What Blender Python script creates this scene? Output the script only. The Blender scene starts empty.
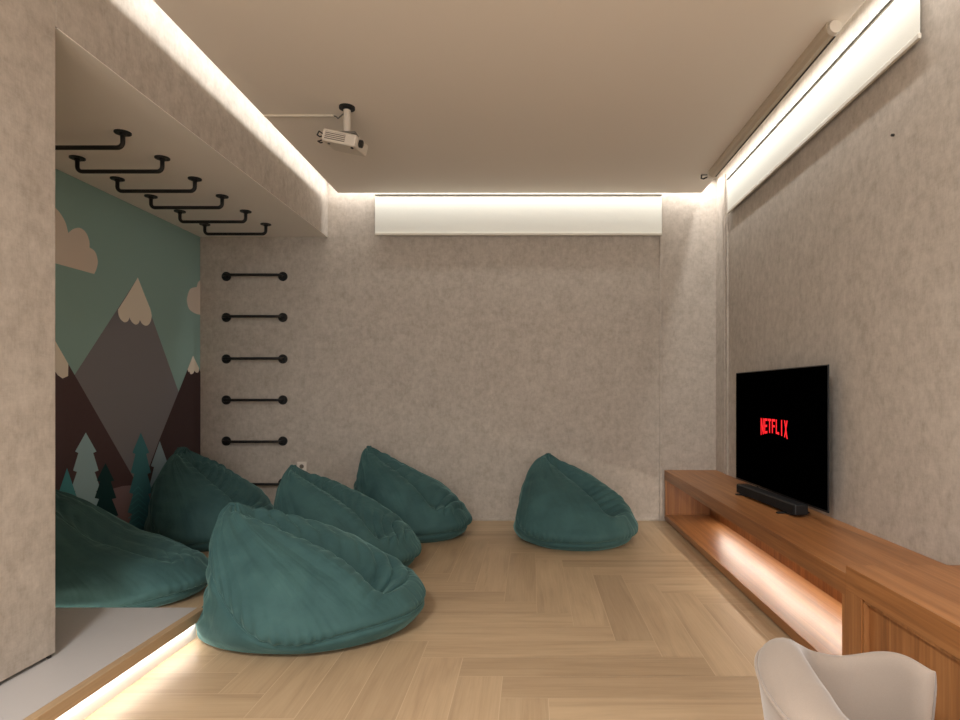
import bpy, bmesh, math, random
import numpy as np
from mathutils import Vector, Matrix, noise

S = bpy.context.scene
COL = S.collection
PI = math.pi
F = 620.0; VX = 531.0; VY = 394.0; CH = 1.0936     # photo's vanishing point and eye height
D = 5.36                                            # back wall

# ---------------------------------------------------------------- materials
def new_mat(name):
    m = bpy.data.materials.new(name); m.use_nodes = True
    nt = m.node_tree; b = nt.nodes['Principled BSDF']
    return m, nt, b

def srgb(r, g, b):
    f = lambda c: (c/255/12.92) if c/255 <= 0.04045 else ((c/255+0.055)/1.055)**2.4
    return (f(r), f(g), f(b), 1)

def plain(name, col, rough=0.6, metal=0.0, emit=None, strength=0.0, spec=0.5):
    m, nt, b = new_mat(name)
    b.inputs['Base Color'].default_value = col
    b.inputs['Roughness'].default_value = rough
    b.inputs['Metallic'].default_value = metal
    b.inputs['Specular IOR Level'].default_value = spec
    # faint procedural grain in the roughness
    n = nt.nodes.new('ShaderNodeTexNoise'); n.inputs['Scale'].default_value = 40
    tc = nt.nodes.new('ShaderNodeTexCoord'); nt.links.new(tc.outputs['Object'], n.inputs['Vector'])
    mr = nt.nodes.new('ShaderNodeMapRange')
    mr.inputs['To Min'].default_value = max(0.02, rough-0.05); mr.inputs['To Max'].default_value = min(1, rough+0.05)
    nt.links.new(n.outputs['Fac'], mr.inputs['Value']); nt.links.new(mr.outputs['Result'], b.inputs['Roughness'])
    if emit:
        b.inputs['Emission Color'].default_value = emit
        b.inputs['Emission Strength'].default_value = strength
    return m

def mixcol(nt, fac, a, b):
    x = nt.nodes.new('ShaderNodeMix'); x.data_type = 'RGBA'
    if isinstance(fac, (int, float)): x.inputs[0].default_value = fac
    else: nt.links.new(fac, x.inputs[0])
    for sock, v in ((6, a), (7, b)):
        if isinstance(v, tuple): x.inputs[sock].default_value = v
        else: nt.links.new(v, x.inputs[sock])
    return x.outputs[2]

def noise_node(nt, vec, scale, detail=4, rough=0.55, dist=0.0):
    n = nt.nodes.new('ShaderNodeTexNoise')
    n.inputs['Scale'].default_value = scale; n.inputs['Detail'].default_value = detail
    n.inputs['Roughness'].default_value = rough; n.inputs['Distortion'].default_value = dist
    nt.links.new(vec, n.inputs['Vector']); return n.outputs['Fac']

def ramp(nt, fac, stops):
    r = nt.nodes.new('ShaderNodeValToRGB'); e = r.color_ramp.elements
    e[0].position, e[0].color = stops[0]; e[1].position, e[1].color = stops[-1]
    for p, c in stops[1:-1]:
        k = e.new(p); k.color = c
    nt.links.new(fac, r.inputs['Fac']); return r.outputs['Color']

def mapping(nt, src, scale=(1,1,1), rot=(0,0,0)):
    mp = nt.nodes.new('ShaderNodeMapping'); mp.inputs['Scale'].default_value = scale; mp.inputs['Rotation'].default_value = rot
    nt.links.new(src, mp.inputs['Vector']); return mp.outputs['Vector']

def wallpaper():
    m, nt, b = new_mat('mottled_wallcovering')
    tc = nt.nodes.new('ShaderNodeTexCoord'); o = tc.outputs['Object']
    big = noise_node(nt, mapping(nt, o, (1,1,.95)), 9.0, 8, 0.72, 0.1)
    mid = noise_node(nt, mapping(nt, o, (1,1,.85)), 22, 6, 0.7)
    fine = noise_node(nt, mapping(nt, o, (1,1,.12)), 190, 3, 0.6)
    fine2 = noise_node(nt, mapping(nt, o, (.12,.12,1)), 190, 3, 0.6)
    c1 = ramp(nt, big, [(0.33, srgb(166,155,143)), (0.66, srgb(198,188,177))])
    c2 = ramp(nt, mid, [(0.32, srgb(152,141,130)), (0.68, srgb(210,200,189))])
    c3 = ramp(nt, fine, [(0.34, srgb(154,143,131)), (0.66, srgb(208,198,187))])
    c4 = ramp(nt, fine2, [(0.34, srgb(154,143,131)), (0.66, srgb(208,198,187))])
    c = mixcol(nt, 0.45, c1, c2); c = mixcol(nt, 0.12, c, c3); c = mixcol(nt, 0.08, c, c4)
    nt.links.new(c, b.inputs['Base Color'])
    b.inputs['Roughness'].default_value = 0.85; b.inputs['Specular IOR Level'].default_value = 0.25
    bp = nt.nodes.new('ShaderNodeBump'); bp.inputs['Strength'].default_value = 0.25; bp.inputs['Distance'].default_value = 0.002
    nt.links.new(mid, bp.inputs['Height']); nt.links.new(bp.outputs['Normal'], b.inputs['Normal'])
    return m

def wood(name, axis, dark, mid, light, rough=0.4, freq=1.0, coat=0.0):
    m, nt, b = new_mat(name)
    tc = nt.nodes.new('ShaderNodeTexCoord'); o = tc.outputs['Object']
    s = [26*freq, 26*freq, 26*freq]; s[axis] = 0.9
    s2 = [120*freq]*3; s2[axis] = 2.5
    s3 = [7*freq]*3; s3[axis] = 0.5
    n1 = noise_node(nt, mapping(nt, o, tuple(s)), 1.0, 5, 0.65, 0.6)
    n2 = noise_node(nt, mapping(nt, o, tuple(s2)), 1.0, 3, 0.6)
    n3 = noise_node(nt, mapping(nt, o, tuple(s3)), 1.0, 3, 0.5, 0.4)
    c1 = ramp(nt, n1, [(0.3, dark), (0.5, mid), (0.72, light)])
    c2 = ramp(nt, n2, [(0.35, dark), (0.6, mid), (0.8, light)])
    c3 = ramp(nt, n3, [(0.3, dark), (0.7, light)])
    c = mixcol(nt, 0.35, c1, c2); c = mixcol(nt, 0.3, c, c3)
    nt.links.new(c, b.inputs['Base Color'])
    b.inputs['Roughness'].default_value = rough
    b.inputs['Coat Weight'].default_value = coat; b.inputs['Coat Roughness'].default_value = 0.25
    bp = nt.nodes.new('ShaderNodeBump'); bp.inputs['Strength'].default_value = 0.12; bp.inputs['Distance'].default_value = 0.001
    nt.links.new(n2, bp.inputs['Height']); nt.links.new(bp.outputs['Normal'], b.inputs['Normal'])
    return m

def floor_wood():
    m, nt, b = new_mat('oak_herringbone_plank')
    uv = nt.nodes.new('ShaderNodeUVMap'); uv.uv_map = 'grain'
    at = nt.nodes.new('ShaderNodeAttribute'); at.attribute_name = 'plank_tone'
    n1 = noise_node(nt, mapping(nt, uv.outputs['UV'], (1.1, 15, 1)), 1.0, 5, 0.6, 1.1)
    n2 = noise_node(nt, mapping(nt, uv.outputs['UV'], (3.5, 130, 1)), 1.0, 3, 0.6, 0.2)
    n3 = noise_node(nt, mapping(nt, uv.outputs['UV'], (1.3, 5, 1)), 1.0, 2, 0.5, 0.6)
    c1 = ramp(nt, n1, [(0.28, srgb(158,134,106)), (0.5, srgb(190,164,131)), (0.75, srgb(205,180,147))])
    c2 = ramp(nt, n2, [(0.3, srgb(158,133,105)), (0.7, srgb(206,181,149))])
    c3 = ramp(nt, n3, [(0.3, srgb(168,142,112)), (0.7, srgb(202,177,143))])
    c = mixcol(nt, 0.3, c1, c2); c = mixcol(nt, 0.35, c, c3)
    tone = ramp(nt, at.outputs['Fac'], [(0.0, (0.84,0.82,0.80,1)), (1.0, (1.05,1.04,1.03,1))])
    mx = nt.nodes.new('ShaderNodeMix'); mx.data_type = 'RGBA'; mx.blend_type = 'MULTIPLY'; mx.inputs[0].default_value = 1
    nt.links.new(c, mx.inputs[6]); nt.links.new(tone, mx.inputs[7])
    nt.links.new(mx.outputs[2], b.inputs['Base Color'])
    b.inputs['Roughness'].default_value = 0.42; b.inputs['Specular IOR Level'].default_value = 0.4
    bp = nt.nodes.new('ShaderNodeBump'); bp.inputs['Strength'].default_value = 0.1; bp.inputs['Distance'].default_value = 0.001
    nt.links.new(n2, bp.inputs['Height']); nt.links.new(bp.outputs['Normal'], b.inputs['Normal'])
    return m

def velvet(name='teal_velvet', k=1.0):
    m, nt, b = new_mat(name)
    tc = nt.nodes.new('ShaderNodeTexCoord'); o = tc.outputs['Object']
    n = noise_node(nt, o, 5, 4, 0.6, 0.4)
    a = srgb(50,79,80); c_ = srgb(63,95,94)
    c = ramp(nt, n, [(0.3, tuple(v*k for v in a[:3])+(1,)), (0.7, tuple(v*k for v in c_[:3])+(1,))])
    nt.links.new(c, b.inputs['Base Color'])
    b.inputs['Roughness'].default_value = 0.75; b.inputs['Specular IOR Level'].default_value = 0.2
    b.inputs['Sheen Weight'].default_value = 0.5; b.inputs['Sheen Roughness'].default_value = 0.35
    b.inputs['Sheen Tint'].default_value = srgb(150,195,190)
    n1 = noise_node(nt, mapping(nt, o, (8, 11, 8), (0.3, 0.2, 0.5)), 1.0, 3, 0.5, 0.6)
    n2 = noise_node(nt, o, 500, 2, 0.5)
    bp = nt.nodes.new('ShaderNodeBump'); bp.inputs['Strength'].default_value = 0.5; bp.inputs['Distance'].default_value = 0.014
    nt.links.new(n1, bp.inputs['Height'])
    bp2 = nt.nodes.new('ShaderNodeBump'); bp2.inputs['Strength'].default_value = 0.15; bp2.inputs['Distance'].default_value = 0.001
    nt.links.new(n2, bp2.inputs['Height']); nt.links.new(bp.outputs['Normal'], bp2.inputs['Normal'])
    nt.links.new(bp2.outputs['Normal'], b.inputs['Normal'])
    return m

def fabric(name, col, scale=260, sheen=0.2, trans=0.0, rough=0.85):
    m, nt, b = new_mat(name)
    tc = nt.nodes.new('ShaderNodeTexCoord'); o = tc.outputs['Object']
    n = noise_node(nt, o, scale, 3, 0.6)
    dk = tuple(v*0.92 for v in col[:3])+(1,)
    nt.links.new(ramp(nt, n, [(0.3, dk), (0.7, col)]), b.inputs['Base Color'])
    b.inputs['Roughness'].default_value = rough; b.inputs['Sheen Weight'].default_value = sheen
    b.inputs['Specular IOR Level'].default_value = 0.25
    bp = nt.nodes.new('ShaderNodeBump'); bp.inputs['Strength'].default_value = 0.1; bp.inputs['Distance'].default_value = 0.001
    nt.links.new(n, bp.inputs['Height']); nt.links.new(bp.outputs['Normal'], b.inputs['Normal'])
    return m

M = {}
M['wall'] = wallpaper()
M['ceil'] = plain('matt_ceiling_paint', srgb(238,229,217), 0.9, spec=0.2)
M['soffit'] = plain('alcove_ceiling_paint', srgb(243,236,227), 0.9, spec=0.2)
M['cove'] = plain('cove_white_paint', srgb(225,220,212), 0.9, spec=0.2)
M['floor'] = floor_wood()
M['grout'] = plain('pale_grout', srgb(205,184,154), 0.9)
tk = dict(dark=srgb(98,56,27), mid=srgb(156,100,54), light=srgb(198,141,88))
M['teak_y'] = wood('teak_along_room', 1, rough=0.36, **tk)
M['teak_shelf'] = wood('satin_teak_shelf', 1, rough=0.40, coat=0.25, **tk)
M['teak_z'] = wood('teak_upright', 2, rough=0.42, **tk)
M['teak_x'] = wood('teak_across', 0, rough=0.42, **tk)
M['nosing'] = wood('oak_nosing', 1, srgb(150,122,92), srgb(176,148,114), srgb(194,166,130), rough=0.5)
M['platform'] = plain('grey_platform_vinyl', srgb(184,180,178), 0.45)
M['riser'] = plain('white_riser_laminate', srgb(226,218,210), 0.5)
M['velvet'] = velvet()
M['black'] = plain('black_powder_coat', srgb(22,21,20), 0.5)
M['tvblack'] = plain('gloss_black_screen', (0.0003,0.0003,0.0003,1), 0.5, spec=0.0)
M['tvcase'] = plain('black_plastic_case', srgb(16,16,17), 0.45)
M['red'] = plain('lit_red_pixels', srgb(120,5,10), 0.5, emit=srgb(229,22,32), strength=1.0)
M['barfab'] = fabric('black_speaker_cloth', srgb(26,25,26), 300, 0.0)
M['blind'] = fabric('ivory_blind_fabric', srgb(234,233,224), 300, 0.0)
M['blindrail'] = plain('ivory_aluminium', srgb(205,198,184), 0.4, 0.0)
M['greyrail'] = plain('grey_aluminium', srgb(120,116,108), 0.4, 0.3)
M['case'] = plain('cream_metal_case', srgb(188,172,150), 0.45)
M['plastic'] = plain('off_white_plastic', srgb(214,204,190), 0.45)
M['vent'] = plain('grey_vent_recess', srgb(110,100,90), 0.7)
M['conduit'] = plain('white_pvc_conduit', srgb(220,210,192), 0.5)
M['outlet'] = plain('white_socket_plastic', srgb(225,214,202), 0.4)
M['chair'] = fabric('greige_velour', srgb(158,144,132), 380, 0.35)
M['dark'] = plain('dark_rubber', srgb(40,36,32), 0.7)
M['lens'] = plain('dark_glass_lens', srgb(10,10,14), 0.1)
M['led'] = plain('led_diffuser', srgb(240,240,236), 0.5, emit=(1,.97,.92,1), strength=4.0)
M['ledwarm'] = plain('led_diffuser_warm', srgb(240,230,215), 0.5, emit=(1,.86,.66,1), strength=4.0)
M['legwood'] = wood('chair_leg_wood', 2, srgb(110,72,44), srgb(140,96,60), srgb(160,114,74))

# ---------------------------------------------------------------- helpers
def obj(name, bm, mat, parent=None, smooth=False, kind=None, mats=None):
    me = bpy.data.meshes.new(name); bm.to_mesh(me); bm.free()
    for mm in (mats or [mat]): me.materials.append(mm)
    if smooth:
        me.shade_smooth() if hasattr(me, 'shade_smooth') else None
        for p in me.polygons: p.use_smooth = True
    o = bpy.data.objects.new(name, me); COL.objects.link(o)
    if parent: o.parent = parent
    if kind: o['kind'] = kind
    return o

def add_box(bm, x0, x1, y0, y1, z0, z1, bev=0.0, mi=0, seg=2):
    t = bmesh.new()
    v = [t.verts.new((x, y, z)) for x in (x0, x1) for y in (y0, y1) for z in (z0, z1)]
    for f in ((0,1,3,2), (4,6,7,5), (0,4,5,1), (2,3,7,6), (0,2,6,4), (1,5,7,3)):
        t.faces.new([v[i] for i in f])
    if bev > 0:
        bmesh.ops.bevel(t, geom=t.edges[:], offset=bev, segments=seg, profile=0.5, affect='EDGES', clamp_overlap=True)
    bmesh.ops.recalc_face_normals(t, faces=t.faces[:])
    for f in t.faces: f.material_index = mi
    me = bpy.data.meshes.new('t'); t.to_mesh(me); t.free(); bm.from_mesh(me); bpy.data.meshes.remove(me)
    return bm

def box(x0, x1, y0, y1, z0, z1, bev=0.0):
    return add_box(bmesh.new(), x0, x1, y0, y1, z0, z1, bev)

def add_tube(bm, pts, r, n=12, closed=False, cap=True, radii=None):
    pts = [Vector(p) for p in pts]; N = len(pts); rings = []
    ref = None
    for i, p in enumerate(pts):
        if closed: tg = (pts[(i+1) % N]-pts[i-1]).normalized()
        else: tg = (pts[min(i+1, N-1)]-pts[max(i-1, 0)]).normalized()
        if ref is None:
            ref = Vector((0,0,1)) if abs(tg.z) < 0.9 else Vector((1,0,0))
        u = (ref - tg*ref.dot(tg)).normalized(); ref = u; w = tg.cross(u)
        rr = radii[i] if radii else r
        rings.append([bm.verts.new(p + (u*math.cos(a)+w*math.sin(a))*rr) for a in [2*PI*k/n for k in range(n)]])
    M_ = N if closed else N-1
    for i in range(M_):
        a, b = rings[i], rings[(i+1) % N]
        if closed and i == N-1:   # align seam
            best = min(range(n), key=lambda s: (a[0].co-b[s].co).length); b = b[best:]+b[:best]
        for k in range(n):
            bm.faces.new((a[k], a[(k+1) % n], b[(k+1) % n], b[k]))
    if cap and not closed:
        bm.faces.new(rings[0][::-1]); bm.faces.new(rings[-1])
    return bm

def add_cyl(bm, p0, p1, r, n=24):
    return add_tube(bm, [p0, p1], r, n)

def arc(c, u, w, r, a0, a1, k=6):
    c, u, w = Vector(c), Vector(u), Vector(w)
    return [c + u*r*math.cos(a0+(a1-a0)*i/k) + w*r*math.sin(a0+(a1-a0)*i/k) for i in range(k+1)]

def thing(name, label, cat, loc=(0,0,0), rz=0, group=None):
    o = bpy.data.objects.new(name, None); COL.objects.link(o)
    o.location = loc; o.rotation_euler = (0,0,rz); o['label'] = label; o['category'] = cat
    o.empty_display_size = 0.1
    if group: o['group'] = group
    return o

def tag(o, label, cat, group=None):
    o['label'] = label; o['category'] = cat
    if group: o['group'] = group
    return o

def dup(root, loc, label, rz=None):
    r = root.copy(); COL.objects.link(r); r.location = loc; r['label'] = label
    if rz is not None: r.rotation_euler = (0,0,rz)
    for ch in list(root.children):
        c = ch.copy(); COL.objects.link(c); c.parent = r
        for g in list(ch.children):
            d = g.copy(); COL.objects.link(d); d.parent = c
    return r

def struct(name, bm, mat, parent=None, mats=None):
    return obj(name, bm, mat, parent, kind='structure', mats=mats)

# ---------------------------------------------------------------- shell
XL, XR = -2.861, 1.60          # alcove wall, right wall
XB = -1.755                    # beam face / partition face
SL, SR, SB = -1.632, 1.445, 5.24   # hung ceiling edges
ZC, ZT = 2.793, 3.02           # hung ceiling, slab above
ZS = 2.451                     # alcove ceiling
YN = -2.4                      # wall behind the viewpoint
struct('wall_back', box(XL-.1, XR+.1, D, D+.1, -.05, ZT), M['wall'])
struct('wall_right', box(XR, XR+.1, YN, D, -.05, ZT), M['wall'])
struct('wall_left', box(XL-.1, XL, 2.19, D, -.05, ZT), M['wall'])
bm = bmesh.new(); add_box(bm, XB-.05, -1.5, YN-.1, YN, -.05, ZT); add_box(bm, 1.4, XR+.1, YN-.1, YN, -.05, ZT)
add_box(bm, -1.5, 1.4, YN-.1, YN, -.05, .1); add_box(bm, -1.5, 1.4, YN-.1, YN, 2.5, ZT)
struct('wall_near', bm, M['wall'])
bm = bmesh.new()
for x_ in (-1.5, -.56, .40, 1.36): add_box(bm, x_, x_+.04, YN-.07, YN-.03, .1, 2.5)
add_box(bm, -1.5, 1.4, YN-.07, YN-.03, .1, .14); add_box(bm, -1.5, 1.4, YN-.07, YN-.03, 2.46, 2.5)
struct('added_window_1', bm, M['blindrail'])  # added unseen window frame, goes with the rear fill light
struct('wall_near_left', box(XL, XB, YN, 2.29, 0.139, ZT, 0.004), M['wall'])
struct('ceiling_slab', box(XL-.1, XR+.1, YN-.1, D+.1, ZT, ZT+.1), M['cove'])
struct('ceiling', box(SL, SR, YN, SB, ZC, ZC+.03, 0.002), M['ceil'])
# beam between the hung ceiling and the alcove; its cove lining is the same covering
struct('wall_beam', box(XB-.12, XB, 2.29, D, ZS, ZT, 0.003), M['wall'])
struct('ceiling_alcove', box(XL, XB-.12, 2.29, D, ZS, ZS+.05), M['soffit'])
bm = bmesh.new(); add_box(bm, XB-.118, XB-.0015, 2.3, D, ZS-.003, ZS+.001)
struct('trim_1', bm, M['soffit'])
# vertical cover strips
bm = box(1.112, 1.134, D-.016, D, 0.0, 2.80, 0.002)
struct('trim_2', bm, M['wall'])
bm = bmesh.new(); add_box(bm, XR-.014, XR, 5.085, 5.105, .437, 2.9, 0.002); add_box(bm, XR-.012, XR, 5.02, 5.05, .437, 2.55, 0.002)
struct('trim_3', bm, M['wall'])
struct('baseboard_back', box(XB-.4, 1.153, D-.012, D, 0.0, 0.022, 0.002), M['wall'])

# herringbone floor: grout bed plus one slab per plank, all one mesh
W_, L_ = 0.172, 1.0
def build_floor():
    bm = bmesh.new(); uvl = bm.loops.layers.uv.new('grain'); tone = bm.faces.layers.float.new('plank_tone')
    rnd = random.Random(5)
    FX0, FX1, FY0, FY1 = XL, XR, YN, D
    def clip(poly):
        def cut(P, ax, v, keep_greater):
            out = []
            for i in range(len(P)):
                a, b = P[i], P[(i+1) % len(P)]
                ina = (a[ax] >= v) if keep_greater else (a[ax] <= v)
                inb = (b[ax] >= v) if keep_greater else (b[ax] <= v)
                if ina: out.append(a)
                if ina != inb:
                    t = (v-a[ax])/(b[ax]-a[ax]); out.append(tuple(a[k]+t*(b[k]-a[k]) for k in (0,1)))
            return out
        for ax, v, kg in ((0, FX0, True), (0, FX1, False), (1, FY0, True), (1, FY1, False)):
            poly = cut(poly, ax, v, kg)
            if len(poly) < 3: return None
        return poly
    g = 0.0014; ch = 0.0012
    def plank(x0, x1, y0, y1, horiz):
        def mk(ins, z): return [(x0+ins, y0+ins), (x1-ins, y0+ins), (x1-ins, y1-ins), (x0+ins, y1-ins)], z
        t = rnd.random(); ou, ov = rnd.uniform(0, 50), rnd.uniform(0, 50)
        poly = clip(mk(g, 0)[0])
        if not poly or len(poly) < 3: return
        vs = [bm.verts.new((p[0], p[1], 0.0)) for p in poly]
        try: f = bm.faces.new(vs)
        except ValueError: return
        f[tone] = t
        for lp in f.loops:
            x, y = lp.vert.co.x, lp.vert.co.y
            lp[uvl].uv = ((x+ou, y+ov) if horiz else (y+ou, x+ov))
    for k in range(-8, 9):
        for i in range(-45, 46):
            zn = 3.09 - W_*i - L_*k
            vx = 0.030 + W_*i - L_*k
            if vx > 3 or vx < -5 or zn > 8 or zn < -5: continue
            plank(vx, vx+W_, zn, zn+L_, False)
            plank(vx+W_-L_, vx+W_, zn-W_, zn, True)
    # drop duplicate/overlaps is not needed: the lattice tiles exactly
    nf = len(bm.faces)
    bed = [bm.verts.new(p) for p in ((FX0, FY0, -.0012), (FX1, FY0, -.0012), (FX1, FY1, -.0012), (FX0, FY1, -.0012))]
    f = bm.faces.new(bed); f.material_index = 1
    low = [bm.verts.new(p) for p in ((FX0, FY0, -.05), (FX1, FY0, -.05), (FX1, FY1, -.05), (FX0, FY1, -.05))]
    f = bm.faces.new(low[::-1]); f.material_index = 1
    return bm
fl = struct('floor', build_floor(), None, mats=[M['floor'], M['grout']])

# ---------------------------------------------------------------- platform
PE = -1.475; PT = 1.0936-0.9666; PY = 2.794
pf = thing('raised_platform', 'low grey raised platform with oak nosing and lit underside, beside the left partition', 'platform', (0,0,0))
obj('deck', box(XL+.02, PE-.035, YN, PY+.012, PT-.045, PT, 0.001), M['platform'], pf)
obj('nosing', box(PE-.035, PE, YN, PY+.012, PT-.044, PT, 0.0015), M['nosing'], pf)
obj('riser', box(XL+.02, -1.503, YN, PY-.012, 0.0, PT-.045), M['riser'], pf)
obj('led_strip', box(XL+.03, -1.53, PY-.0095, PY-.003, PT-.053, PT-.0455), M['led'], pf)
obj('led_strip', box(-1.5015, -1.494, YN+.02, PY-.02, PT-.053, PT-.0455), M['led'], pf)
sb = obj('rubber_stopper', box(XB-.016, XB-.004, 2.262, 2.276, PT, PT+.0122, 0.002), M['dark'])
tag(sb, 'tiny dark rubber stopper under the corner of the left partition', 'door stopper')

# ---------------------------------------------------------------- mural
def build_mural():
    bm = bmesh.new()
    Yp = lambda x: -XL*F/(VX-x)
    P = lambda x, y: (Yp(x), CH+(VY-y)/F*Yp(x))
    layer = [0]
    mats = []
    def mat(name, c):
        m = plain(name, c, 0.7, spec=0.3); mats.append(m); return len(mats)-1
    def poly(pts, mi, wall=False):
        pts = [p if wall else P(*p) for p in pts]
        layer[0] += 1; X = XL + 0.0008 + 0.0004*layer[0]
        pts = [(min(max(y, 2.3), D-.001), min(max(z, 0.001), ZS-.001)) for y, z in pts]
        vs = [bm.verts.new((X, y, z)) for y, z in pts]
        f = bm.faces.new(vs); f.normal_update()
        if f.normal.x < 0: f.normal_flip()
        f.material_index = mi
        bmesh.ops.triangulate(bm, faces=[f])
    def smooth(pts, k=6):
        out = []; n = len(pts)
        for i in range(n-1):
            p0, p1, p2, p3 = pts[max(i-1,0)], pts[i], pts[i+1], pts[min(i+2,n-1)]
            for j in range(k):
                t = j/k
                out.append(tuple(0.5*((2*p1[a])+(-p0[a]+p2[a])*t+(2*p0[a]-5*p1[a]+4*p2[a]-p3[a])*t*t+(-p0[a]+3*p1[a]-3*p2[a]+p3[a])*t**3) for a in (0,1)))
        out.append(pts[-1]); return out
    def bumps(pts, bulge=0.55, k=8):
        # scalloped outline: half-round arcs between successive points
        out = []
        for a, b in zip(pts, pts[1:]):
            ax, ay = a; bx_, by = b; dx, dy = bx_-ax, by-ay; L = math.hypot(dx, dy)
            nx, ny = dy/L, -dx/L
            for j in range(k):
                t = j/k; h = math.sin(PI*t)**0.7*L*bulge
                out.append((ax+dx*t+nx*h, ay+dy*t+ny*h))
        out.append(pts[-1]); return out
    sky = mat('mural_sky_green', srgb(148,182,178)); cloud = mat('mural_cloud', srgb(230,217,205))
    grey = mat('mural_mountain_grey', srgb(130,128,134)); snow = mat('mural_snow', srgb(240,231,217))
    brown = mat('mural_mountain_brown', srgb(83,64,66)); brown2 = mat('mural_mountain_dark_brown', srgb(67,50,51))
    pale = mat('mural_tree_pale_blue', srgb(164,198,208)); pale2 = mat('mural_tree_grey_blue', srgb(143,166,177))
    teal = mat('mural_tree_teal', srgb(78,150,158)); teal2 = mat('mural_tree_mid_teal', srgb(69,128,137)); dark = mat('mural_tree_dark', srgb(18,59,61))
    mauve = mat('mural_ground_mauve', srgb(134,112,116))
    poly([(2.3,0),(D,0),(D,ZS),(2.3,ZS)], sky, True)
    # clouds
    c = smooth([(52,205),(59,212),(65,222),(68,233)]) + smooth([(68,233),(73,229),(80,228),(86,233),(89,241),(89.3,247.5)]) + smooth([(89.3,247.5),(95,252),(97.5,261),(96.5,268),(94,274)])
    w = [P(*p) for p in c]
    zb = P(94,274)[1]
    w = w + [(2.75, zb), (2.62, zb+.12), (2.66, zb+.32), (2.8, zb+.46), (3.0, zb+.56), (3.2, zb+.58), (3.35, zb+.52)]
    # keep the outline ordered: visible part runs top -> right -> bottom, hidden part returns on the left
    poly(w, cloud, True)
    poly(smooth([(200.6,280),(198,282),(196.5,287)]) + smooth([(196.5,287),(190,289),(187,297),(187,303),(189,309),(194,313),(200.6,315)]), cloud)
    # big grey mountain
    poly([(137.5,277.5),(178,391),(196,441),(225,522),(225,560),(2,560),(2,483),(75,373.7)], grey)
    poly([(137.5,277.5),(143.5,293),(150,309)] + smooth([(150,309),(151.3,316),(149.5,323),(146,325.7),(142,324),(139.5,320)]) + smooth([(139.5,320),(138,323.5),(135,324.5),(131.5,322),(129,317.5)]) + smooth([(129,317.5),(127.5,321),(124,322.2),(120,319),(118,314),(117.7,309.5)]) + [(127,295)], snow)
    # left brown mountain
    a, b = P(67,362.5), P(130,472.5); sl = (b[1]-a[1])/(b[0]-a[0])
    pk = (a[0]-0.42, a[1]-0.42*sl)
    foot = (a[0]-a[1]/sl, 0.0)
    poly([pk, foot, (pk[0]-0.9, 0.0)], brown, True)
    s1 = P(67.8,364); s2 = P(67.5,376); s3 = P(62,378.5); s4 = P(57,375); s5 = P(55,372)
    poly([pk, s1, s2, s3, s4, s5, (pk[0]-.1, s4[1]-.02), (pk[0]-.2, pk[1]-.45)], snow, True)
    # right brown mountain
    poly([(192.5,356),(200.8,372),(200.8,600),(100,600),(147.5,470),(158.75,440)], brown2)
    poly([(192.5,355.5),(198.5,368)] + smooth([(198.5,368),(198,372),(195.5,372.5),(194,370.5)]) + smooth([(194,370.5),(192.5,373.5),(190,374),(188.8,371.5)]) + smooth([(188.8,371.5),(187.8,371.8),(187,369.5)]), snow)
    # ground
    poly([(52,500),(100,492),(122,486),(150,484),(200.8,500),(200.8,620),(52,700)], mauve)
    def tree(ax, ay, half, h, tiers, mi, cut=0.62):
        # half width and height are pixels at the tree's own column
        L, R = [], []
        for k in range(tiers):
            f0 = (k+1)/tiers; y = ay+h*f0; wv = half*(0.45+0.55*f0)
            R.append((ax+wv, y)); 
            if k < tiers-1: R.append((ax+wv*cut, y+h*0.015))
            L.append((ax-wv, y)); 
            if k < tiers-1: L.append((ax-wv*cut, y+h*0.015))
        poly([(ax, ay)] + R + L[::-1], mi)
    tree(85,432.5,19,95,5,pale,0.7)
    tree(159,441,14,75,3,pale2,0.65)
    tree(140,432.5,15,100,5,teal2,0.65)
    tree(66,468,14,60,2,teal,0.9)
    tree(104.5,463,15,70,4,dark,0.6)
    for k in range(7):      # fine branch strokes on the slim teal fir
        y = 486+6*k; h_ = 5+1.3*k
        for sg in (-1, 1):
            poly([(137, y), (137, y+1.2), (137+sg*h_, y+6.4+.6*k), (137+sg*h_, y+5.4+.6*k)], teal)
    o = obj('mountain_mural', bm, None, mats=mats)
    return tag(o, 'mountain and fir tree mural covering the alcove side wall', 'mural')
build_mural()

# ---------------------------------------------------------------- black pipe rungs
def rung_mesh(kind):
    # local: pipe spans X 0..Lr, hangs .08 along -Z (ceiling) ; wall one is rotated afterwards
    Lr, h, r, c = 0.488, 0.08, 0.0115, 0.028
    bm = bmesh.new()
    pts = [Vector((0,0,-.002)), Vector((0,0,-h+c))] + arc((c,0,-h+c), (-1,0,0), (0,0,-1), c, 0, PI/2)[1:] + \
          arc((Lr-c,0,-h+c), (0,0,-1), (1,0,0), c, 0, PI/2) + [Vector((Lr,0,-.002))]
    add_tube(bm, pts, r, 14)
    fl = []
    for x in (0, Lr):
        f = bmesh.new(); add_cyl(f, (x,0,-.007), (x,0,0), .040, 32); add_cyl(f, (x,0,-.018), (x,0,-.006), .0155, 20)
        for a in range(4):
            q = PI/4+a*PI/2
            add_cyl(f, (x+.029*math.cos(q), .029*math.sin(q), -.0095), (x+.029*math.cos(q), .029*math.sin(q), -.006), .004, 8)
        fl.append(f)
    if kind == 'wall':
        R = Matrix.Rotation(-PI/2, 4, 'X')      # -Z becomes -Y... pipe stands out towards the room
        for b_ in [bm]+fl: bmesh.ops.transform(b_, matrix=R, verts=b_.verts[:])
    return bm, fl
def rung_root(name, label, group, kind, loc):
    t = thing(name, label, 'climbing rung', loc, 0, group)
    bm, fl = rung_mesh(kind)
    obj('bar', bm, M['black'], t, smooth=True)
    for f in fl: obj('flange', f, M['black'], t)
    return t
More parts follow.
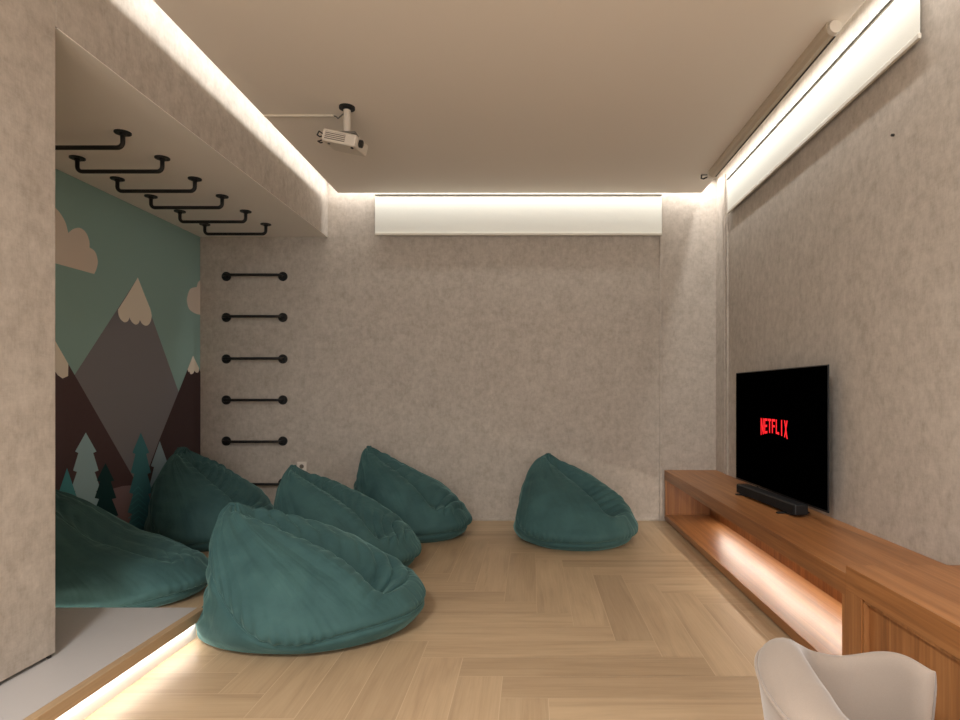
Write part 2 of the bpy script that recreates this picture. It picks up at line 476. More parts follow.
ys = [3.215, 3.56, 3.905, 4.25, 4.60, 4.95]
nm = ['black pipe rung on the alcove ceiling, nearest one, partly cut off by the left partition',
      'black pipe rung on the alcove ceiling, second from the near end',
      'black pipe rung on the alcove ceiling, third from the near end',
      'black pipe rung on the alcove ceiling, third from the back wall',
      'black pipe rung on the alcove ceiling, second from the back wall',
      'black pipe rung on the alcove ceiling, smallest, nearest the back wall']
r0 = rung_root('ceiling_rung', nm[0], 'black pipe rungs under the alcove ceiling', 'ceil', (-2.605, ys[0], ZS))
for y, n_ in zip(ys[1:], nm[1:]): dup(r0, (-2.605, y, ZS), n_)
zs = [2.109, 1.755, 1.396, 1.042, .687, .325]
nm = ['black pipe rung on the back wall, topmost of the ladder',
      'black pipe rung on the back wall, second from the top',
      'black pipe rung on the back wall, third from the top',
      'black pipe rung on the back wall, fourth from the top, level with the bigger mural peaks foot',
      'black pipe rung on the back wall, lowest one fully visible above the bean bags',
      'black pipe rung on the back wall, bottom one, mostly hidden behind the bean bags']
nm[3] = 'black pipe rung on the back wall, fourth from the top'
r1 = rung_root('wall_rung', nm[0], 'black pipe rungs up the back wall', 'wall', (-2.632, D, zs[0]))
for z, n_ in zip(zs[1:], nm[1:]): dup(r1, (-2.632, D, z), n_)

# ---------------------------------------------------------------- outlet
t = thing('wall_outlet', 'small white square socket plate low on the back wall behind the bean bags', 'power outlet', (-1.98, D, .468))
obj('plate', box(-.04, .04, -.008, 0, -.04, .04, .003), M['outlet'], t)
bm = bmesh.new(); add_cyl(bm, (0,-.0095,0), (0,-.0075,0), .019, 24); obj('socket_face', bm, M['vent'], t)
bm = bmesh.new()
for dx in (-.008, 0, .008): add_cyl(bm, (dx,-.0102,0), (dx,-.0092,0), .0022, 8)
obj('pin_holes', bm, M['dark'], t)

# ---------------------------------------------------------------- roller blinds
t = thing('roller_blind', 'ivory roller blind with slim bottom bar, high on the back wall', 'roller blind', (0, D, 0), 0, 'ivory roller blinds')
bx0, bx1 = -1.342, 1.125
obj('blind_fabric', box(bx0, bx1, -.0262, -.0248, 2.475, 2.80), M['blind'], t)
obj('bottom_bar', box(bx0-.002, bx1+.002, -.038, -.019, 2.456, 2.478, .003), M['blindrail'], t)
obj('headrail', box(bx0, bx1, -.034, -.004, 2.803, 2.812, .002), M['greyrail'], t)
t = thing('roller_blind', 'ivory roller blind with slim bottom bar, high on the right wall above the television', 'roller blind', (XR, 0, 0), 0, 'ivory roller blinds')
y0, y1 = 2.51, 4.965
obj('blind_fabric', box(-.0262, -.0248, y0, y1, 2.55, 2.815), M['blind'], t)
obj('bottom_bar', box(-.033, -.019, y0-.002, y1+.002, 2.533, 2.556, .003), M['blindrail'], t)
obj('headrail', box(-.036, -.004, y0, y1, 2.808, 2.828, .003), M['greyrail'], t)

# ---------------------------------------------------------------- projection screen case
t = thing('projector_screen', 'long cream rolled-up projector screen case under the right ceiling edge', 'projector screen', (1.385, 0, ZC))
bm = bmesh.new()
prof = [(-.032,.002),(-.034,-.022),(-.028,-.040),(-.012,-.050),(.012,-.050),(.028,-.040),(.034,-.022),(.032,.002)]
a = [bm.verts.new((x, 2.84, z)) for x, z in prof]; b = [bm.verts.new((x, 4.72, z)) for x, z in prof]
for i in range(len(prof)-1): bm.faces.new((a[i], b[i], b[i+1], a[i+1]))
bm.faces.new((a[-1], b[-1], b[0], a[0])); bm.faces.new(a[::1]); bm.faces.new(b[::-1])
bmesh.ops.recalc_face_normals(bm, faces=bm.faces[:])
obj('screen_case', bm, M['case'], t)
bm = bmesh.new(); add_cyl(bm, (0,2.815,-.029), (0,2.843,-.029), .029, 28); obj('end_cap', bm, M['plastic'], t)
bm = bmesh.new(); add_box(bm, -.036, .036, 4.715, 4.745, -.054, 0, .006); obj('end_cap', bm, M['plastic'], t)
bm = bmesh.new(); add_box(bm, .012, .020, 2.86, 4.70, -.053, -.048); obj('screen_slot', bm, M['dark'], t)
t = thing('ceiling_hook', 'small metal hook on the ceiling at the far end of the screen case', 'hook', (1.352, 4.80, ZC))
bm = bmesh.new(); add_box(bm, -.036, .036, -.012, .012, -.006, 0, .001); obj('base_plate', bm, M['greyrail'], t)
bm = bmesh.new(); add_tube(bm, [(-.03,0,-.003), (-.034,0,-.03), (-.02,-.006,-.036), (.03,-.006,-.014)], .006, 8); obj('hook_arm', bm, M['dark'], t)
bm = bmesh.new(); add_cyl(bm, (0,0,0), (-.012,0,0), .006, 12)
o = obj('wall_screw', bm, M['dark']); o.location = (XR, 2.733, 2.235); tag(o, 'tiny dark screw in the right wall below the roller blind', 'screw')

# ---------------------------------------------------------------- projector
t = thing('projector', 'off-white projector hanging from the ceiling on a short pole', 'projector', (-1.089, 3.67, ZC))
bm = bmesh.new(); add_cyl(bm, (0,0,-.012), (0,0,0), .046, 36); add_cyl(bm, (0,0,-.02), (0,0,-.01), .030, 24); obj('ceiling_flange', bm, M['black'], t)
bm = bmesh.new(); add_cyl(bm, (0,0,-.165), (0,0,-.012), .021, 24); obj('pole', bm, M['plastic'], t, smooth=False)
bm = bmesh.new(); add_box(bm, -.06, .06, -.04, .04, -.172, -.158, .003); add_tube(bm, [(-.045,-.03,-.17), (-.07,-.07,-.185)], .006, 8); add_tube(bm, [(.045,.03,-.17), (.07,.07,-.185)], .006, 8)
obj('mount_bracket', bm, M['greyrail'], t)
Rb = Matrix.Translation((-.012,.02,-.206)) @ Matrix.Rotation(math.radians(-4),4,'Z') @ Matrix.Rotation(math.radians(13),4,'Y') @ Matrix.Rotation(math.radians(4),4,'X') @ Matrix.Scale(.94,4)
def tb(bm): bmesh.ops.transform(bm, matrix=Rb, verts=bm.verts[:]); return bm
body = bmesh.new(); add_box(body, -.115, .105, -.105, .105, -.038, .038, .012, seg=3)
pb = obj('projector_body', tb(body), M['plastic'], t)
bm = bmesh.new(); add_box(bm, -.095, .035, -.1062, -.1045, -.022, .024, .0005); obj('vent_recess', tb(bm), M['vent'], pb)
bm = bmesh.new()
for k in range(4): add_box(bm, -.094, .034, -.1095, -.1055, -.0165+k*.011, -.0115+k*.011)
obj('vent_slats', tb(bm), M['plastic'], pb)
bm = bmesh.new(); add_box(bm, .100, .1075, -.085, .085, -.026, .028, .002); obj('lens_panel', tb(bm), M['plastic'], pb)
bm = bmesh.new(); add_cyl(bm, (.104,-.045,.002), (.124,-.045,.002), .024, 24); obj('lens_ring', tb(bm), M['dark'], pb)
bm = bmesh.new(); add_cyl(bm, (.122,-.045,.002), (.1255,-.045,.002), .017, 24); obj('lens', tb(bm), M['lens'], pb)
bm = bmesh.new(); add_cyl(bm, (.08,-.08,-.046), (.08,-.08,-.036), .009, 12); obj('foot', tb(bm), M['dark'], pb)
bm = bmesh.new(); add_cyl(bm, (-.08,-.06,-.041), (-.08,-.06,-.036), .008, 12); obj('foot', tb(bm), M['dark'], pb)
for k, (yy, zz, s) in enumerate(((-.06, .012, 1), (-.035, -.018, -1))):
    bm = bmesh.new()
    add_tube(bm, [(-.113,yy,zz), (-.135,yy,zz+.002), (-.158,yy,zz+.012*s), (-.160,yy-.01,zz-.016), (-.140,yy-.014,zz-.024), (-.128,yy-.012,zz-.018)], .0045, 8)
    obj('cable', tb(bm), M['black'], pb, smooth=True)
t = thing('cable_conduit', 'white cable conduit along the ceiling leading to the projector', 'conduit', (0, 3.776, ZC))
bm = bmesh.new(); add_box(bm, -1.625, -1.20, -.009, .009, -.012, 0, .002); obj('channel', bm, M['conduit'], t)
bm = bmesh.new(); add_tube(bm, [(-1.203,0,-.006), (-1.185,0,-.010), (-1.175,0,-.022), (-1.165,-.002,-.014), (-1.15,-.01,-.006), (-1.13,-.03,-.005)], .004, 8); obj('cable_end', bm, M['greyrail'], t, smooth=True)

# ---------------------------------------------------------------- media bench
BX = 1.153; BZ = .4366; BY0, BY1 = 2.27, D-.002
lb = .355; sh = .058
t = thing('media_bench', 'long low teak media bench with lit open shelf under the television', 'media bench', (0,0,0))
obj('top', box(BX, XR, BY0, BY1, lb, BZ, .0015), M['teak_y'], t)
obj('base_shelf', box(BX, XR, BY0, BY1, .012, sh, .0015), M['teak_shelf'], t)
obj('back_panel', box(1.535, XR, BY0, BY1, sh, lb), M['teak_z'], t)
obj('end_panel', box(BX+.001, 1.535, BY1-.035, BY1, sh, lb), M['teak_z'], t)
obj('end_panel', box(BX+.001, 1.535, BY0, BY0+.03, sh, lb), M['teak_z'], t)
obj('plinth', box(BX+.03, XR, BY0, BY1, 0, .012), M['dark'], t)
obj('led_strip', box(1.5285, 1.535, BY0+.1, 5.10, .240, .252), M['ledwarm'], t)

# ---------------------------------------------------------------- counter next to it
CZ = CH-.6262
t = thing('low_counter', 'low teak counter with panelled front at the right, in front of the media bench', 'counter', (0,0,0))
CY0 = 0.2
obj('top', box(BX-.001, XR-.001, CY0, BY0-.001, CZ-.088, CZ, .0015), M['teak_y'], t)
obj('stile', box(BX-.001, XR-.001, BY0-.105, BY0-.001, 0.0, CZ-.088, .001), M['teak_z'], t)
obj('front_panel', box(BX+.022, BX+.04, CY0, BY0-.105, 0.0, CZ-.088), M['teak_z'], t)
bm = bmesh.new(); add_box(bm, BX+.004, BX+.022, BY0-.118, BY0-.107, 0, CZ-.099, .001); add_box(bm, BX+.004, BX+.022, CY0, BY0-.118, CZ-.099, CZ-.0885, .001)
obj('molding', bm, M['teak_z'], t)
bm = bmesh.new(); add_box(bm, BX-.001, XR-.001, CY0, CY0+.03, 0, CZ-.088); obj('end_panel', bm, M['teak_z'], t)

# ---------------------------------------------------------------- television
Ht = .753
A = Vector((1.9395*Ht, 5.866*Ht)); B = Vector((1.9946*Ht, 4.147*Ht)); Zb = CH-.801*Ht
Wt = (B-A).length; ang = math.atan2((B-A).y, (B-A).x)
# local frame: x along the screen from far edge to near edge, z up, -y... towards the room
t = thing('television', 'flat black television on the teak bench showing red NETFLIX lettering', 'television', (A.x, A.y, BZ), ang)
t['label'] = 'flat black television with a red word on its dark screen, on the teak bench'
zb = Zb-BZ
# room side is to the right of travel A->B rotated: local -y
obj('bezel', box(0, Wt-.012, .0, .008, zb, zb+Ht, .0015), M['tvcase'], t)
obj('back_shell', box(.12, Wt-.2, .008, .045, zb+.06, zb+Ht*.62, .012), M['tvcase'], t)
scr = obj('screen', box(.004, Wt-.016, -.0012, .0005, zb+.012, zb+Ht-.006), M['tvblack'], t)
def logo():
    bm = bmesh.new()
    u0, u1 = .342*Wt, .641*Wt; w = (u1-u0); zc = .905-BZ
    top = zc+.035
    def yb(u):                                   # arched lower edge
        k = (u-(u0+u1)/2)/(w/2); return top-.086-.024*k*k
    Y = -.0022
    def quad(ps):
        vs = [bm.verts.new((x, Y, z)) for x, z in ps]; f = bm.faces.new(vs)
    n = 7; gap = .010; lw = (w-gap*(n-1))/n; st = .0135
    def V(x, f0=0, f1=1):                        # vertical stroke x..x+st, f measured from top
        H0, H1 = top-yb(x), top-yb(x+st)
        quad([(x, top-H0*f1), (x+st, top-H1*f1), (x+st, top-H1*f0), (x, top-H0*f0)])
    def Hh(x0, x1, f0, f1):
        H0, H1 = top-yb(x0), top-yb(x1)
        quad([(x0, top-H0*f1), (x1, top-H1*f1), (x1, top-H1*f0), (x0, top-H0*f0)])
    def diag(xa, xb, fl=0, st=st):
        Ha, Hb = top-yb(xa), top-yb(xb)
        quad([(xb, top-Hb), (xb+st, top-Hb), (xa+st, top), (xa, top)])
    for i, c in enumerate('NETFLIX'):
        x = u0+i*(lw+gap); e = x+lw
        if c == 'N': V(x); V(e-st); diag(x, e-st)
        if c == 'E': V(x); Hh(x+st, e, 0, .16); Hh(x+st, e-.004, .42, .57); Hh(x+st, e, .84, 1)
        if c == 'T': V((x+e-st)/2, .16, 1); Hh(x, e, 0, .16)
        if c == 'F': V(x); Hh(x+st, e, 0, .16); Hh(x+st, e-.004, .42, .57)
        if c == 'L': V(x); Hh(x+st, e, .84, 1)
        if c == 'I': V((x+e-st)/2)
        if c == 'X': diag(x, e-st); diag(e-st, x)
    return bm
lg = obj('screen_lettering', logo(), M['red'], scr)
def tvfoot(u):
    bm = bmesh.new()
    add_tube(bm, [(u,-.065,.0095), (u,-.01,.022), (u,.009,zb+.012)], .007, 10)
    add_box(bm, u-.014, u+.014, -.14, -.06, 0, .008, .002); add_box(bm, u-.010, u+.010, .02, .04, 0, .008, .002)
    add_box(bm, u-.006, u+.006, -.1, .03, .001, .010, .002)
    return bm
for u in (.38, 1.0): obj('foot', tvfoot(u), M['black'], t)

t = thing('soundbar', 'slim black soundbar on the teak bench in front of the television', 'soundbar', (1.414, 3.69, BZ), math.radians(-86.4))
bm = bmesh.new(); add_box(bm, -.395, .395, -.038, .038, .010, .068, .008, seg=3); obj('bar_body', bm, M['tvcase'], t)
bm = bmesh.new(); add_box(bm, -.385, .385, -.0405, -.037, .014, .062, .001); obj('grille', bm, M['barfab'], t)
for u in (-.3, .3):
    bm = bmesh.new(); add_box(bm, u-.03, u+.03, -.03, .03, 0, .0105, .001); obj('rubber_foot', bm, M['dark'], t)

# ---------------------------------------------------------------- bean bags
TAB = np.array([
 # z/H, xb, xf, w
 (0.00,-.455,.39,.33),(0.04,-.492,.445,.385),(0.12,-.495,.482,.420),(0.20,-.470,.492,.432),
 (0.35,-.440,.430,.418),(0.50,-.428,.325,.385),(0.62,-.424,.19,.335),(0.74,-.420,.02,.265),
 (0.84,-.415,-.15,.190),(0.92,-.407,-.275,.115),(0.97,-.395,-.335,.06),(1.0,-.378,-.364,.012)])
def sstep(a, b, x): t = np.clip((x-a)/(b-a), 0, 1); return t*t*(3-2*t)
def beanbag(label, loc, yaw, L, W, H, seed, valley=.07, fold=1.0, nose=.03, q0=-.12, press=None, lean=0.0, twist=0.0, side=1, vy=0.0, peak=0.0):
    rng = random.Random(seed)
    NR, NC = 150, 480
    tt = np.linspace(0, 1, NR)
    # sample table along arc-like parameter so low slopes get enough rows
    zt = 0.5*tt + 0.5*(tt**1.0); zt = np.interp(tt, [0,.08,.5,1], [0,.04,.45,1])
    xb = np.interp(zt, TAB[:,0], TAB[:,1]); xf = np.interp(zt, TAB[:,0], TAB[:,2]); w = np.interp(zt, TAB[:,0], TAB[:,3])
    for _ in range(30):
        for a in (xb, xf, w): a[2:-2] = (a[1:-3]+2*a[2:-2]+a[3:-1])/4
    xb = xb + peak*zt**3
    th = np.linspace(0, 2*PI, NC, endpoint=False)
    ct, st_ = np.cos(th), np.sin(th)
    cx = (xb+xf)/2; ax = (xf-xb)/2
    ex = 0.92
    X = cx[:,None] + ax[:,None]*np.sign(ct)*np.abs(ct)**ex
    Y = w[:,None]*np.sign(st_)*np.abs(st_)**ex
    # egg: broader towards the middle back, tighter at the nose
    Y = Y*(1-0.10*sstep(.1,.5,X))
    Z = np.repeat(zt[:,None], NC, 1)
    P = np.stack([X*L, Y*W/0.86, Z*H], -1)
    Xn, Yn, Zn = X, Y, Z
    def normals(P):
        du = np.roll(P,-1,1)-np.roll(P,1,1); dv = np.zeros_like(P)
        dv[1:-1] = P[2:]-P[:-2]; dv[0] = P[1]-P[0]; dv[-1] = P[-1]-P[-2]
        n = np.cross(du, dv); n /= (np.linalg.norm(n, axis=-1, keepdims=True)+1e-9); return n
    N = normals(P)
    zs = 0.075 + 0.62*np.exp(-((Xn+.485)/.35)**2) + nose*sstep(.05,.45,Xn)   # seam height / H
    above = sstep(-.01,.03, Zn-zs)
    ph = [rng.uniform(0, 6.28) for _ in range(8)]
    top = sstep(.22,.4,Zn)*sstep(-.06,.06, Xn-cx[:,None]+.05)
    yy = Yn - vy*sstep(0,1,Zn) - 0.03*np.sin(4*Xn+ph[0])
    sig = 0.035 + 0.16*w[:,None]
    vmask = sstep(.34,.58,Zn)*(1-sstep(.94,1.0,Zn))*sstep(0.0,0.10, Xn-xb[:,None])
    front = sstep(-0.2, 0.5, ct)[None,:]
    q = yy*side*(0.36/(0.10+0.75*w[:,None]))       # lateral position, widening downwards
    prof = sstep(q0-.04, q0+.03, q)*(1-sstep(q0+.02, q0+.36, q))
    disp = 0.014*vmask*front*np.exp(-((q-q0+.08)/.06)**2)          # plump lobe on the near side of the crease
    # gathered pleats running across the hollow
    fm = sstep(.26,.42,Zn)*(1-sstep(.93,1.0,Zn))*front
    u = Xn/0.070 + 1.2*np.sin(3*Xn+ph[1]) + q*4.0 + 0.7*np.sin(q*12+ph[3])
    s_ = np.sin(u*PI+ph[2]); f1 = 2*np.abs(s_)**0.6-1.4
    fold_w = sstep(q0-.02, q0+.03, q)*(1-sstep(q0+.22, q0+.44, q))
    disp += fold*0.020*(0.7+0.35*np.sin(11*Xn+ph[4]))*fm*fold_w*f1
    # small tucks along the edge of the near lobe
    u2 = Xn/0.05 + 1.5*np.sin(5*Xn+ph[3]) - q*6.0
    disp += fold*0.005*fm*np.exp(-((q-q0+.05)/0.05)**2)*(2*np.abs(np.sin(u2*PI+ph[4]))**.6-1.2)
    # folds radiating from the knot at the peak
    pk = sstep(.72,.97,Zn)
    disp += 0.006*pk*np.sin(th[None,:]*9+ph[5]+4*Zn)
    # seam puckers and the seam groove
    arcl = th[None,:]*0.45 + 0.0*Zn
    d = (Zn-zs)*H
    amp = 0.5+0.5*np.sin(th*3+ph[6])[None,:]
    disp += 0.006*min(1, fold+.15)*amp*np.sin(arcl*2*PI/0.042+2.3*np.sin(5*th)[None,:]+Zn*9)*np.exp(-np.abs(d-.02)/0.05)*above
    disp += -0.013*np.exp(-(d/0.012)**2)
    disp += 0.010*np.exp(-((d-.05)/0.04)**2)*sstep(-.4,0,Xn)
    # slanting pull folds in the base panel at the back
    basem = (1-above)*sstep(.03,.10,Zn)*sstep(.05,-.4,Xn) if False else (1-above)*sstep(.03,.12,Zn)*(1-sstep(-.42,-.15,Xn))
    disp += 0.006*basem*np.sin(Zn*38+th[None,:]*4+ph[7])
    # soft lumps
    lump = np.zeros_like(Zn); off = Vector((seed*7.3, seed*3.1, 0))
    fine = np.zeros_like(Zn)
    Pl = P.reshape(-1,3)
    ln = np.array([noise.noise(Vector((p[0]*3.2, p[1]*3.2, p[2]*3.2))+off) for p in Pl]).reshape(Zn.shape)
    fn = np.array([noise.noise(Vector((p[0]*9+p[2]*5, p[1]*7, p[2]*13-p[0]*6))+off) for p in Pl]).reshape(Zn.shape)
    dn = np.array([noise.noise(Vector((math.cos(t_)*4.5, math.sin(t_)*4.5, z_*1.6))+off) for z_ in Zn[:,0] for t_ in th]).reshape(Zn.shape)
    dn2 = np.array([noise.noise(Vector((math.cos(t_)*11, math.sin(t_)*11, z_*2.2))+off) for z_ in Zn[:,0] for t_ in th]).reshape(Zn.shape)
    disp += (0.012*dn - 0.0012*np.exp(-(dn2/.2)**2))*sstep(.08,.25,Zn)*(1-sstep(.9,1,Zn))
    disp += 0.022*ln*sstep(0,.2,Zn) + 0.0055*fn*sstep(0.02,.15,Zn)
    P = P + N*disp[...,None]
    # the seat hollow: sink the upward-facing surface beyond the near lobe
    P[...,2] -= valley*vmask*front*prof*sstep(.05,.45,N[...,2])
    P[...,2] = np.maximum(P[...,2], 0.0)
    P[0,:,2] = 0.0
    # lean the upper part
    P[...,0] += lean*(P[...,2]/H)**2*L
    P[...,1] += twist*(P[...,2]/H)**2*L
    if press: P = press(P)
    Pn = normals(P)
    bm = bmesh.new()
    V = [[bm.verts.new(P[i,j]) for j in range(NC)] for i in range(NR)]
    for i in range(NR-1):
        for j in range(NC):
            k = (j+1) % NC
            bm.faces.new((V[i][j], V[i][k], V[i+1][k], V[i+1][j]))
    c0 = bm.verts.new((float(P[0,:,0].mean()), 0, 0)); c1 = bm.verts.new(P[-1].mean(0)+np.array([0,0,.002]))
    for j in range(NC):
        k = (j+1) % NC
        bm.faces.new((V[0][k], V[0][j], c0)); bm.faces.new((V[-1][j], V[-1][k], c1))
    t = thing('bean_bag', label, 'bean bag', loc, yaw, 'teal velvet bean bags')
    bo = obj('cover', bm, M['velvet'], t, smooth=True)
    # piping that follows the seam
    curve = []
    D0 = d
    for j in range(0, NC, 2):
        col = D0[:,j]; idx = np.where((col[:-1] < 0) & (col[1:] >= 0))[0]
        if len(idx) == 0: continue
        i = idx[0]; tq = -col[i]/(col[i+1]-col[i]+1e-9)
        curve.append(P[i,j]*(1-tq)+P[i+1,j]*tq + Pn[i,j]*0.002)
    curve = np.array(curve)
    for _ in range(3): curve = (np.roll(curve,1,0)+2*curve+np.roll(curve,-1,0))/4
    pm = bmesh.new(); add_tube(pm, [Vector(c) for c in curve], .0042, 8, closed=True)
    obj('piping', pm, M['velvet'], t, smooth=True)
    # gathered knot at the very peak
    kb = bmesh.new(); pc = P[-1].mean(0); pts = []
    for k in range(26):
        a = 2*PI*k/26; rr = .013+.004*math.sin(5*a); pts.append(Vector((pc[0]+rr*math.cos(a), pc[1]+rr*math.sin(a), pc[2]+.003*math.sin(3*a))))
    add_tube(kb, pts, .006, 8, closed=True); obj('gathered_tip', kb, M['velvet'], t, smooth=True)
    return t
R = math.radians
def squash(P):
    # the soft side gives way where it leans on the platform edge
    c, s_ = math.cos(R(-6)), math.sin(R(-6)); ox, oy = -1.035, 2.965
    X = ox + c*P[...,0] - s_*P[...,1]; Y = oy + s_*P[...,0] + c*P[...,1]
    m = (1-sstep(2.78, 2.82, Y))*(1-sstep(.13, .20, P[...,2]))
    X = np.where(X < -1.468, X*(1-m) + (-1.468 + (X+1.468)*.02)*m, X)
    P = P.copy(); dx, dy = X-ox, Y-oy
    P[...,0] = c*dx + s_*dy; P[...,1] = -s_*dx + c*dy
    return P
beanbag('teal velvet bean bag in the foreground, touching the end of the lit grey platform', (-1.035, 2.965, 0), R(-6), 1.06, .93, .565, 3, valley=.17, q0=-.13, nose=.11, peak=-.03, press=squash)
beanbag('teal velvet bean bag directly behind the foreground one, overlapped by it at lower left', (-1.19, 3.93, 0), R(-14), .98, .82, .625, 7, valley=.16, q0=-.16)
beanbag('teal velvet bean bag against the back wall, just right of the socket', (-.95, 4.84, 0), R(-14), .99, .80, .675, 11, valley=.15, q0=-.20, peak=.04)
beanbag('teal velvet bean bag standing alone by the back wall near the media bench', (.33, 4.68, 0), R(-58), .97, .90, .615, 15, valley=.17, fold=.5, q0=-.02)
beanbag('dark teal bean bag in the alcove corner, against the mural under the wall rungs', (-2.37, 4.62, 0), R(-20), .94, .84, .68, 19, valley=.12, q0=-.06, peak=.09)
def against_mural(P):
    P = P.copy(); lim = -2.852+2.33
    P[...,2] = P[...,2]*(1-.24*sstep(-.28, .12, P[...,0])*(1-sstep(.3, .6, P[...,0])))
    X = P[...,0]; P[...,0] = np.where(X < lim+.06, lim+.06*np.exp(np.minimum(0, (X-lim-.06))/.06), X)
    return P
beanbag('teal velvet bean bag at the left, cut off by the partition edge, behind the platform', (-2.33, 3.35, 0), 0, 1.21, .84, .61, 23, valley=.05, fold=.35, press=against_mural)

# ---------------------------------------------------------------- tub chair
def tub_chair():
    cx, cy = .765, 1.38
    t = thing('tub_chair', 'small greige upholstered tub chair in the right foreground by the counter', 'chair', (cx, cy, 0), 0)
    # rim height along the angle seen from above (0 = +X); the opening faces the counter
    a0, a1 = R(20), R(325)
    n = 220
    def rim(f):
        a = 20+305*f
        keys = [(20,.425),(30,.438),(40,.441),(55,.426),(66,.405),(79,.390),(92,.405),(105,.438),(118,.462),(135,.476),(150,.472),(175,.455),(220,.43),(270,.40),(325,.36)]
        for (p, q), (p2, q2) in zip(keys, keys[1:]):
            if p <= a <= p2+1e-6:
                w_ = (a-p)/(p2-p); return q+(q2-q)*w_
        return keys[-1][1]
    rx, ry = .216, .285
    hs = [rim(i/n) for i in range(n+1)]
    for _ in range(60): hs = [hs[0]]+[(hs[i-1]+2*hs[i]+hs[i+1])/4 for i in range(1, n)]+[hs[-1]]
    bm = bmesh.new(); rings = []; seam = []
    for i in range(n+1):
        f = i/n; a = a0+(a1-a0)*f
        ca, sa = math.cos(a), math.sin(a)
        e = .86
        ux, uy = math.copysign(abs(ca)**e, ca), math.copysign(abs(sa)**e, sa)
        H = hs[i]; ryy = ry if sa > 0 else .205
        endt = min(1, min(f, 1-f)/.035); endt = math.sqrt(max(0.0, 1-(1-endt)**2))
        T = .014+(.026+.095*max(0,math.cos((a-PI)/1.25))**1.5)*endt                # padding thickness, rounded at the arm ends
        outer = 1.0
        prof = []
        # from outer bottom up, over the rim, down the inside
        for k in range(9):
            z = .12+(H-.045-.12)*k/8; prof.append((-0.0-.035*(1-k/8)**1.3+.012*(k/8), z))
        for k in range(1, 12):
            q = PI*k/12; prof.append((.012 - T/2*(1-math.cos(q)), H-.045+.045*math.sin(q)))
        for k in range(9):
            z = H-.045-(H-.045-.19)*k/8; prof.append((.012-T-.012*(k/8), z))
        ring = []
        for off, z in prof:
            ring.append(bm.verts.new(((rx+off)*ux, (ryy+off)*uy, z)))
        # piping sits just outside below the rim
        off, z = prof[8]; seam.append(Vector(((rx+off+.002)*ux, (ryy+off+.002)*uy, z+.004)))
        rings.append(ring)
    for a_, b_ in zip(rings, rings[1:]):
        for k in range(len(a_)-1): bm.faces.new((a_[k], b_[k], b_[k+1], a_[k+1]))
        bm.faces.new((a_[-1], b_[-1], b_[0], a_[0]))
    bm.faces.new(rings[0]); bm.faces.new(rings[-1][::-1])
    bmesh.ops.recalc_face_normals(bm, faces=bm.faces[:])
    obj('backrest', bm, M['chair'], t, smooth=True)
    pm = bmesh.new(); add_tube(pm, seam[12:-12], .0045, 8); obj('piping', pm, M['chair'], t, smooth=True)
    # seat cushion
    bm = bmesh.new(); prev = None; N = 48; rows = []
    for (s, z) in ((.0,.115),(.93,.115),(.97,.13),(.985,.16),(.985,.2),(.96,.225),(.88,.24),(.6,.247),(.25,.25)):
        if s == 0: continue
        rows.append([bm.verts.new((s*.16*math.copysign(abs(math.cos(q))**.85, math.cos(q))+.012*s*(math.cos(q) > 0), s*.165*math.copysign(abs(math.sin(q))**.95, math.sin(q)), z)) for q in [2*PI*k/N for k in range(N)]])
    for a_, b_ in zip(rows, rows[1:]):
        for k in range(N): bm.faces.new((a_[k], a_[(k+1) % N], b_[(k+1) % N], b_[k]))
    bm.faces.new(rows[0][::-1]); bm.faces.new(rows[-1])
    obj('seat', bm, M['chair'], t, smooth=True)
    for q in (45, 135, 225, 315):
        x, y = .15*math.cos(R(q)), .15*math.sin(R(q)); bm = bmesh.new()
        add_tube(bm, [(x*1.25, y*1.25, 0), (x, y, .125)], .012, 14, radii=[.009, .015]); obj('leg', bm, M['legwood'], t, smooth=False)
    return t
tub_chair()

# ---------------------------------------------------------------- lights
def area(name, loc, sx, sy, energy, col, direction, spread=PI):
    l = bpy.data.lights.new(name, 'AREA'); l.shape = 'RECTANGLE'; l.size = sx; l.size_y = sy
    l.energy = energy; l.color = col; l.spread = spread
    o = bpy.data.objects.new(name, l); COL.objects.link(o); o.location = loc
    d = Vector(direction).normalized()
    # length (size_y) runs along the given strip axis: built from an explicit frame
    return o, d
def strip(name, p0, p1, width, energy, col, direction, spread=PI):
    p0, p1 = Vector(p0), Vector(p1); mid = (p0+p1)/2; ax = (p1-p0).normalized()
    d = Vector(direction).normalized(); z = -d; y = ax; x = y.cross(z).normalized(); z = x.cross(y)
    l = bpy.data.lights.new(name, 'AREA'); l.shape = 'RECTANGLE'; l.size = width; l.size_y = (p1-p0).length
    l.energy = energy; l.color = col; l.spread = spread
    o = bpy.data.objects.new(name, l); COL.objects.link(o)
    m = Matrix((x, y, z)).transposed().to_4x4(); m.translation = mid; o.matrix_world = m
    return o
wh = (1.0, 1.0, .98)
EPM = 4.6   # watts per metre of cove strip
strip('cove_light_left', (SL+.055, YN, 2.858), (SL+.055, 5.2, 2.858), .02, EPM*.36*7.6, wh, (-1,0,.25))
strip('cove_light_back', (XB+.05, 5.262, 2.93), (XR-.02, 5.262, 2.93), .02, EPM*.55*3.3, wh, (0,.12,-1))
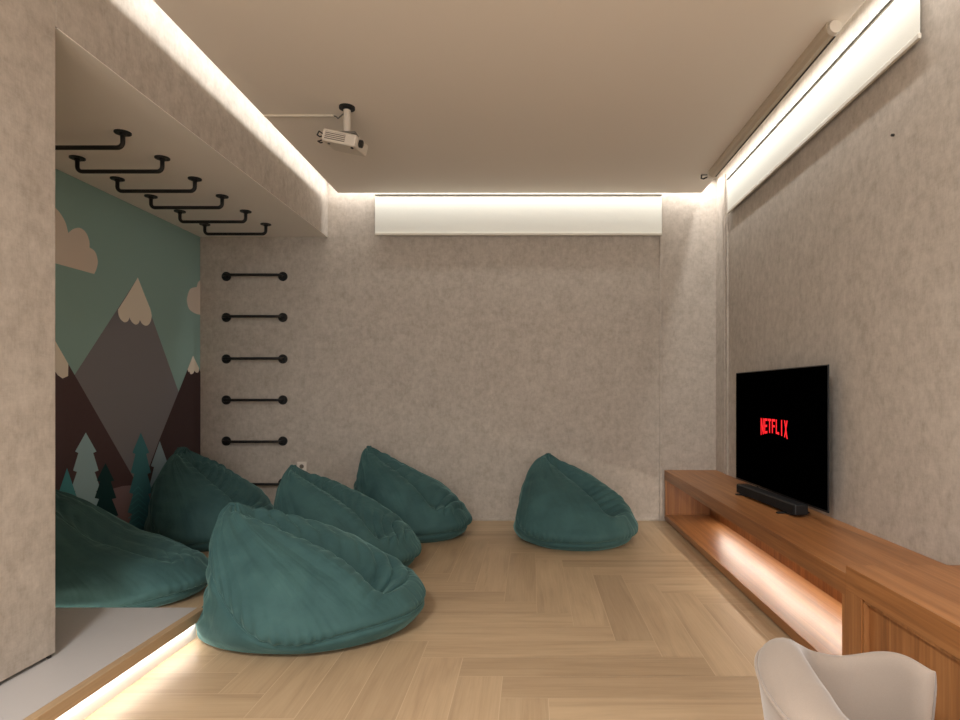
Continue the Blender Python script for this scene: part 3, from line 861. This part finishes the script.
strip('cove_light_right', (1.475, YN, 2.93), (1.475, 5.3, 2.93), .02, EPM*.6*7.7, wh, (.12,0,-1))
strip('rear_fill_light', (-1.45, YN+.02, 1.3), (1.35, YN+.02, 1.3), 2.3, 58, (1,.995,.99), (0,1,0))  # added soft fill from behind the viewpoint, brightens the whole room
strip('bench_light', (1.525, BY0+.12, .245), (1.525, 4.95, .245), .008, 3.9, (1,.90,.77), (-1,0,-.6))
strip('platform_back_light', (XL+.06, PY-.004, PT-.055), (-1.54, PY-.004, PT-.055), .008, 1.8, (1,.98,.95), (0,.25,-1))
strip('platform_light', (-1.490, YN+.05, PT-.055), (-1.490, PY-.03, PT-.055), .008, 2.9, (1,.98,.95), (.12,0,-1))

lt = thing('fill_lamp', 'added round white fill lamp, unseen behind the viewpoint', 'fill lamp', (-.9, -.7, ZC))  # unseen lamp added to lift the room's brightness from above
bm = bmesh.new(); add_cyl(bm, (0,0,-.05), (0,0,0), .27, 48); obj('fill_lamp_housing', bm, M['plastic'], lt)
dl = bpy.data.lights.new('fill_lamp_light', 'AREA'); dl.shape = 'DISK'; dl.size = .5; dl.energy = 90; dl.color = (1,.995,.98)
do = bpy.data.objects.new('fill_lamp_light', dl); COL.objects.link(do); do.location = (-.9, -.7, ZC-.052)
# world: dim interior ambient
w = bpy.data.worlds.new('world'); S.world = w; w.use_nodes = True
w.node_tree.nodes['Background'].inputs['Color'].default_value = (1,.95,.88,1)
w.node_tree.nodes['Background'].inputs['Strength'].default_value = 0.05

# ---------------------------------------------------------------- camera
cam = bpy.data.cameras.new('camera'); co = bpy.data.objects.new('camera', cam); COL.objects.link(co)
co.location = (0, 0, CH); co.rotation_euler = (PI/2, 0, 0)
cam.sensor_width = 36; cam.lens = F/960*36
cam.shift_x = -(VX-480)/960; cam.shift_y = (VY-360)/960
cam.clip_start = 0.02
S.camera = co
S.view_settings.view_transform = 'Standard'; S.view_settings.look = 'None'
S.view_settings.exposure = 0.57; S.view_settings.gamma = 1.0; S.view_settings.use_curve_mapping = False
